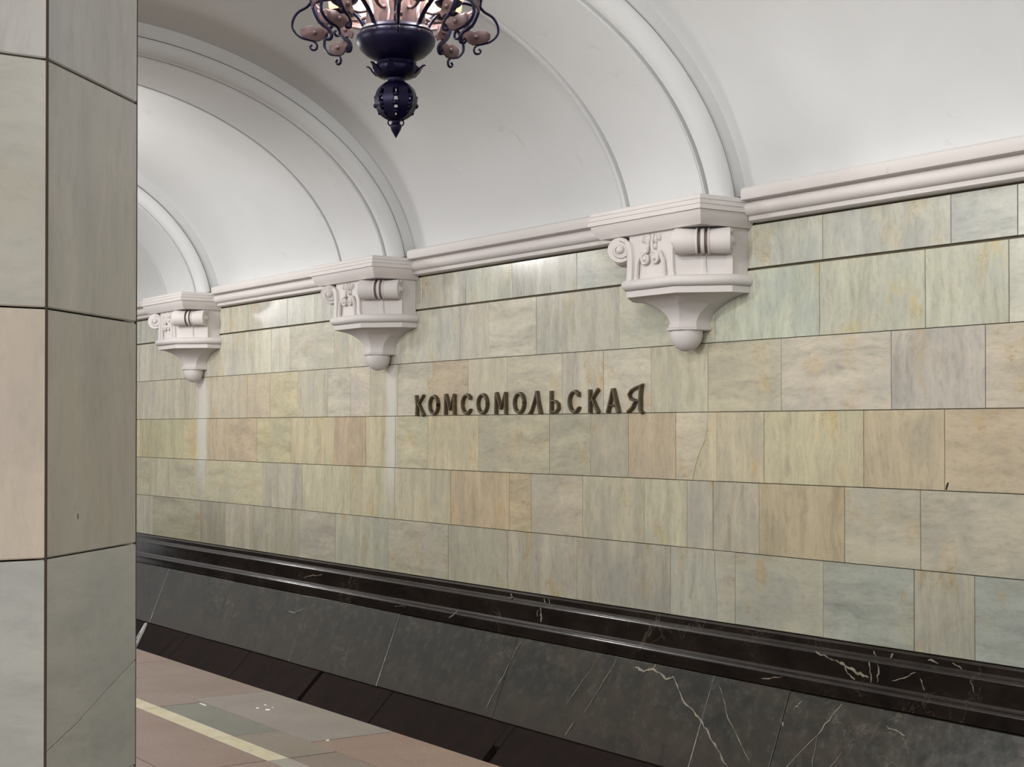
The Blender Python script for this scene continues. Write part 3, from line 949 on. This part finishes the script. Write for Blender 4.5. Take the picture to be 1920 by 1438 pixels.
def stroke(mb, pts, ws, place, W, H, d=0.030):
    P = [Vector((u * W, v * H)) for u, v in pts]
    lo = []
    closed = (P[0] - P[-1]).length < 1e-4
    n = len(P)
    for i, p in enumerate(P):
        a = P[i - 1] if i else (P[-2] if closed else p)
        b = P[i + 1] if i < n - 1 else (P[1] if closed else p)
        t = (b - a).normalized()
        nn = Vector((-t.y, t.x))
        w = ws[i] * H / 2 * 0.76
        q = []
        for off, dep in ((1, 0), (1, d * .55), (.62, d), (.0, d * 1.08), (-.62, d), (-1, d * .55), (-1, 0)):
            s = p + nn * (off * w)
            q.append(place(s.x, s.y, dep))
        lo.append(q)
    mb.loft(lo)
HL = 0.178
for g, (xa, xb) in zip(word, lx):
    mb = MB()
    W = xb - xa
    place = lambda u, v, dep, xa=xa: (xa + u, D - 0.001 - dep, 0.116 + EYE + v)
    for st in GL[g]:
        stroke(mb, st[0], st[1], place, W, HL)
    mb.build('letter', M['bronze'], sign, 45, loc=((xa + xb) / 2, D, 0.116 + EYE))

# ------------------------------------------------------------------ chandelier
ch = empty('chandelier', (0, 0, 0), 'dark bronze chandelier with scrolled arms and lit opal cups hanging from the vault', 'chandelier')
PXM = 390.0
ZP = lambda y: (258 - y) / PXM
def cpart(mb, name, mat, parent=ch, smooth=45):
    o = mb.build(name, M[mat], None, smooth)
    o.parent = parent
    return o
mb = MB()
mb.lathe([(.001, 0), (.008, .012), (.022, .036), (.029, .052), (.028, .062), (.020, .070), (.022, .078), (.024, .084), (.018, .090)], 20)
fin = cpart(mb, 'finial', 'iron')
for sg in (-1, 1):
    mb = MB()
    mb.tube([(sg * (.020 + .018 * math.sin(a)) * .503, sg * (.020 + .018 * math.sin(a)) * .864, .074 + .016 * math.cos(a)) for a in [PI * i / 8 for i in range(9)]], .0035, 6)
    cpart(mb, 'loop', 'iron', fin)
# openwork ball
mb = MB()
mb.lathe([(.022, .262), (.042, .268), (.046, .280), (.046, .30)], 20)
cage = cpart(mb, 'cage_hub', 'iron')
mb = MB()
mb.lathe([(.018, .078), (.030, .086), (.036, .094), (.020, .100)], 20)
cpart(mb, 'cage_foot', 'iron')
for q in range(8):
    a = q * PI / 4 - math.radians(7.7)
    er, et = Vector((math.cos(a), math.sin(a), 0)), Vector((-math.sin(a), math.cos(a), 0))
    mb = MB()
    lo = []
    for i in range(13):
        th = math.radians(-72 + 144 * i / 12)
        r, z = .100 * math.cos(th), .180 + .100 * math.sin(th)
        w = .027 * (0.5 + .45 * math.cos(th)) * (1.0 + .16 * math.cos(i * 2.1))
        c3 = er * r + Vector((0, 0, z))
        ci = er * (r - .010) + Vector((0, 0, z))
        lo.append([ci - et * w, c3 - et * w, c3 + et * w, ci + et * w])
    mb.loft(lo)
    for i in (3, 5, 7, 9):
        th = math.radians(-72 + 144 * i / 12)
        a2 = a + PI / 8
        mb.sphere((.095 * math.cos(th) * math.cos(a2), .095 * math.cos(th) * math.sin(a2), .180 + .095 * math.sin(th) + .006 * (-1) ** i), .011 + .003 * (i % 3), 8, 5, (1, 1, .8))
    cpart(mb, 'cage_rib', 'iron', cage)
# lower dish with leaf tips
mb = MB()
mb.lathe([(.045, .290), (.050, .286), (.080, .292), (.104, .308), (.114, .325), (.112, .340), (.096, .352), (.100, .362), (.086, .372), (.076, .378)], 40)
dish = cpart(mb, 'lower_dish', 'iron')
for q in range(8):
    a = q * PI / 4 + 0.06
    er, et = Vector((math.cos(a), math.sin(a), 0)), Vector((-math.sin(a), math.cos(a), 0))
    mb = MB()
    lo = []
    for r, z, w in ((.100, .302, .020), (.114, .316, .022), (.124, .332, .015), (.134, .342, .008), (.146, .345, .002)):
        c3 = er * r + Vector((0, 0, z))
        lo.append([c3 - et * w, c3 + et * w, c3 + et * w * .8 - er * .004 + Vector((0, 0, .006)), c3 - et * w * .8 - er * .004 + Vector((0, 0, .006))])
    mb.loft(lo)
    cpart(mb, 'leaf_tip', 'iron', dish)
# main bowl
mb = MB()
mb.lathe([(.072, .368), (.100, .376), (.140, .396), (.170, .422), (.187, .450), (.191, .470), (.187, .490), (.178, .500), (.180, .508), (.170, .518), (.160, .528), (.10, .530)], 56)
bowl = cpart(mb, 'bowl', 'iron')
for q in range(16):
    a = q * PI / 8 + .1
    mb = MB()
    mb.sphere((.188 * math.cos(a), .188 * math.sin(a), .486), .0055, 8, 5)
    cpart(mb, 'stud', 'copper', bowl)
mb = MB()
mb.lathe([(.018, .52), (.018, 1.70), (.030, 1.72), (.085, 1.76), (.090, 1.85)], 16)
cpart(mb, 'rod', 'iron')
# crown of vase-shaped plates on the bowl
for q in range(16):
    a = q * PI / 8 + PI / 16
    er, et = Vector((math.cos(a), math.sin(a), 0)), Vector((-math.sin(a), math.cos(a), 0))
    mb = MB()
    lo = []
    big = q % 2
    for z, w, r in ((.525, .018, .140), (.555, .024, .138), (.585, .028, .137), (.615, .024, .138), (.645, .015, .142), (.68, .013, .150), (.73, .020, .165), (.80, .030, .190)):
        if not big:
            w = .046 - w
            r -= .012
        c3 = er * r + Vector((0, 0, z))
        lo.append([c3 - et * w, c3 - et * w * .5 + er * .009, c3 + et * w * .5 + er * .009, c3 + et * w, c3 + et * w * .5 - er * .004, c3 - et * w * .5 - er * .004])
    mb.loft(lo)
    cpart(mb, 'crown_plate', 'copper', bowl)
# hoop with two beads
HZ, HR = .635, .397
mb = MB()
for dz in (-.016, .016):
    mb.tube([(HR * math.cos(2 * PI * i / 72), HR * math.sin(2 * PI * i / 72), HZ + dz) for i in range(73)], .0085, 8)
mb.loft([[((HR + e) * math.cos(2 * PI * i / 72), (HR + e) * math.sin(2 * PI * i / 72), HZ + z) for e, z in ((-.003, -.016), (.003, -.016), (.003, .016), (-.003, .016))] for i in range(73)], True, False, False)
hoop = cpart(mb, 'hoop', 'copper')
def smoothpath(pts, n=4):
    out = []
    for i in range(len(pts) - 1):
        p0, p1, p2, p3 = (Vector(pts[max(i - 1, 0)]), Vector(pts[i]), Vector(pts[i + 1]), Vector(pts[min(i + 2, len(pts) - 1)]))
        for k2 in range(n):
            t = k2 / n
            out.append(0.5 * ((2 * p1) + (p2 - p0) * t + (2 * p0 - 5 * p1 + 4 * p2 - p3) * t * t + (3 * p1 - p0 - 3 * p2 + p3) * t ** 3))
    out.append(Vector(pts[-1]))
    return out
outer = [(158, 6), (166, 16), (182, 26), (191, 40), (193, 54), (188, 64), (177, 73), (164, 77), (153, 80), (147, 87), (149, 95), (156, 96), (160, 91), (156, 87)]
inner = [(157, -6), (154, 14), (146, 36), (136, 48), (126, 56), (120, 66), (122, 74), (129, 75), (131, 70), (127, 68)]
leafo = [(178, 58), (170, 53), (158, 51), (147, 55), (137, 52), (128, 56), (124, 63), (131, 68), (134, 74), (144, 80), (158, 79), (170, 75), (178, 67)]
leafi = [(120, 22), (131, 18), (143, 24), (150, 34), (146, 46), (136, 50), (126, 47), (117, 52), (112, 42), (117, 34)]
R2 = lambda p: (p[0] / PXM, ZP(p[1]))
for q in range(8):
    a = q * PI / 4 + math.radians(55.5) + 0.10
    er, et = Vector((math.cos(a), math.sin(a), 0)), Vector((-math.sin(a), math.cos(a), 0))
    W3 = lambda r, z, s: er * r + et * s + Vector((0, 0, z))
    mb = MB()
    p = [W3(*R2(v), 0) for v in smoothpath(outer)]
    mb.tube(p, [.010 - .003 * i / len(p) for i in range(len(p))], 6, 0.7, up=et)
    scr = cpart(mb, 'scroll', 'iron', hoop)
    mb = MB()
    p = [W3(*R2(v), 0) for v in smoothpath(inner)]
    mb.tube(p, [.020 - .013 * (i / len(p)) ** .6 for i in range(len(p))], 6, 0.9, up=et)
    cpart(mb, 'scroll', 'iron', hoop)
    for out, bul in ((leafo, (152, 65)), (leafi, (131, 34))):
        mb = MB()
        pr = [R2(v) for v in out]
        cr = R2(bul)
        mb.loft([[W3(r, z, -.004) for r, z in pr], [W3(cr[0] + (r - cr[0]) * .9, cr[1] + (z - cr[1]) * .9, -.009) for r, z in pr]])
        mb.loft([[W3(r, z, .004) for r, z in pr], [W3(r, z, -.004) for r, z in pr]])
        mb.loft([[W3(cr[0] + (r - cr[0]) * .9, cr[1] + (z - cr[1]) * .9, .009) for r, z in pr], [W3(r, z, .004) for r, z in pr]])
        for sd in (-1, 1):
            mb.sphere(W3(cr[0], cr[1], sd * .010), .012, 10, 6)
        cpart(mb, 'scroll_leaf', 'copper', hoop, 50)
    # strut from the bowl rim up to the hoop
    mb = MB()
    p = [W3(r, z, 0) for r, z in [tuple(v) for v in smoothpath([(.150, .522), (.170, .56), (.205, .60), (.26, .645), (.33, .66), (.395, .64)])]]
    mb.tube(p, [.014] * len(p), 8, 0.55, up=et)
    cpart(mb, 'strut', 'iron')
for q in range(8):
    a = q * PI / 4 + math.radians(55.5) + 0.10 + PI / 8
    er = Vector((math.cos(a), math.sin(a), 0))
    c3 = er * .268
    mb = MB()
    mb.lathe([(.006, .598), (.030, .602), (.058, .618), (.068, .632)], 20, (c3.x, c3.y, 0))
    cup = cpart(mb, 'lamp_cup', 'iron')
    mb = MB()
    mb.lathe([(.066, .630), (.076, .650), (.078, .680), (.070, .720), (.056, .745), (.03, .755)], 24, (c3.x, c3.y, 0))
    cpart(mb, 'lamp_shade', 'glass', cup, 60)
    mb = MB()
    mb.tube([er * .14 + Vector((0, 0, .60)), er * .19 + Vector((0, 0, .585)), er * .235 + Vector((0, 0, .59)), er * .268 + Vector((0, 0, .604))], .009, 8)
    cpart(mb, 'lamp_arm', 'copper', cup)
ch.location = (-6.40, 3.72, 2.947)
for q in range(8):
    a = q * PI / 4 + math.radians(55.5) + 0.10 + PI / 8
    lamp('lamp_light', (ch.location.x + .268 * math.cos(a), ch.location.y + .268 * math.sin(a), ch.location.z + .83), 23, 0.06)
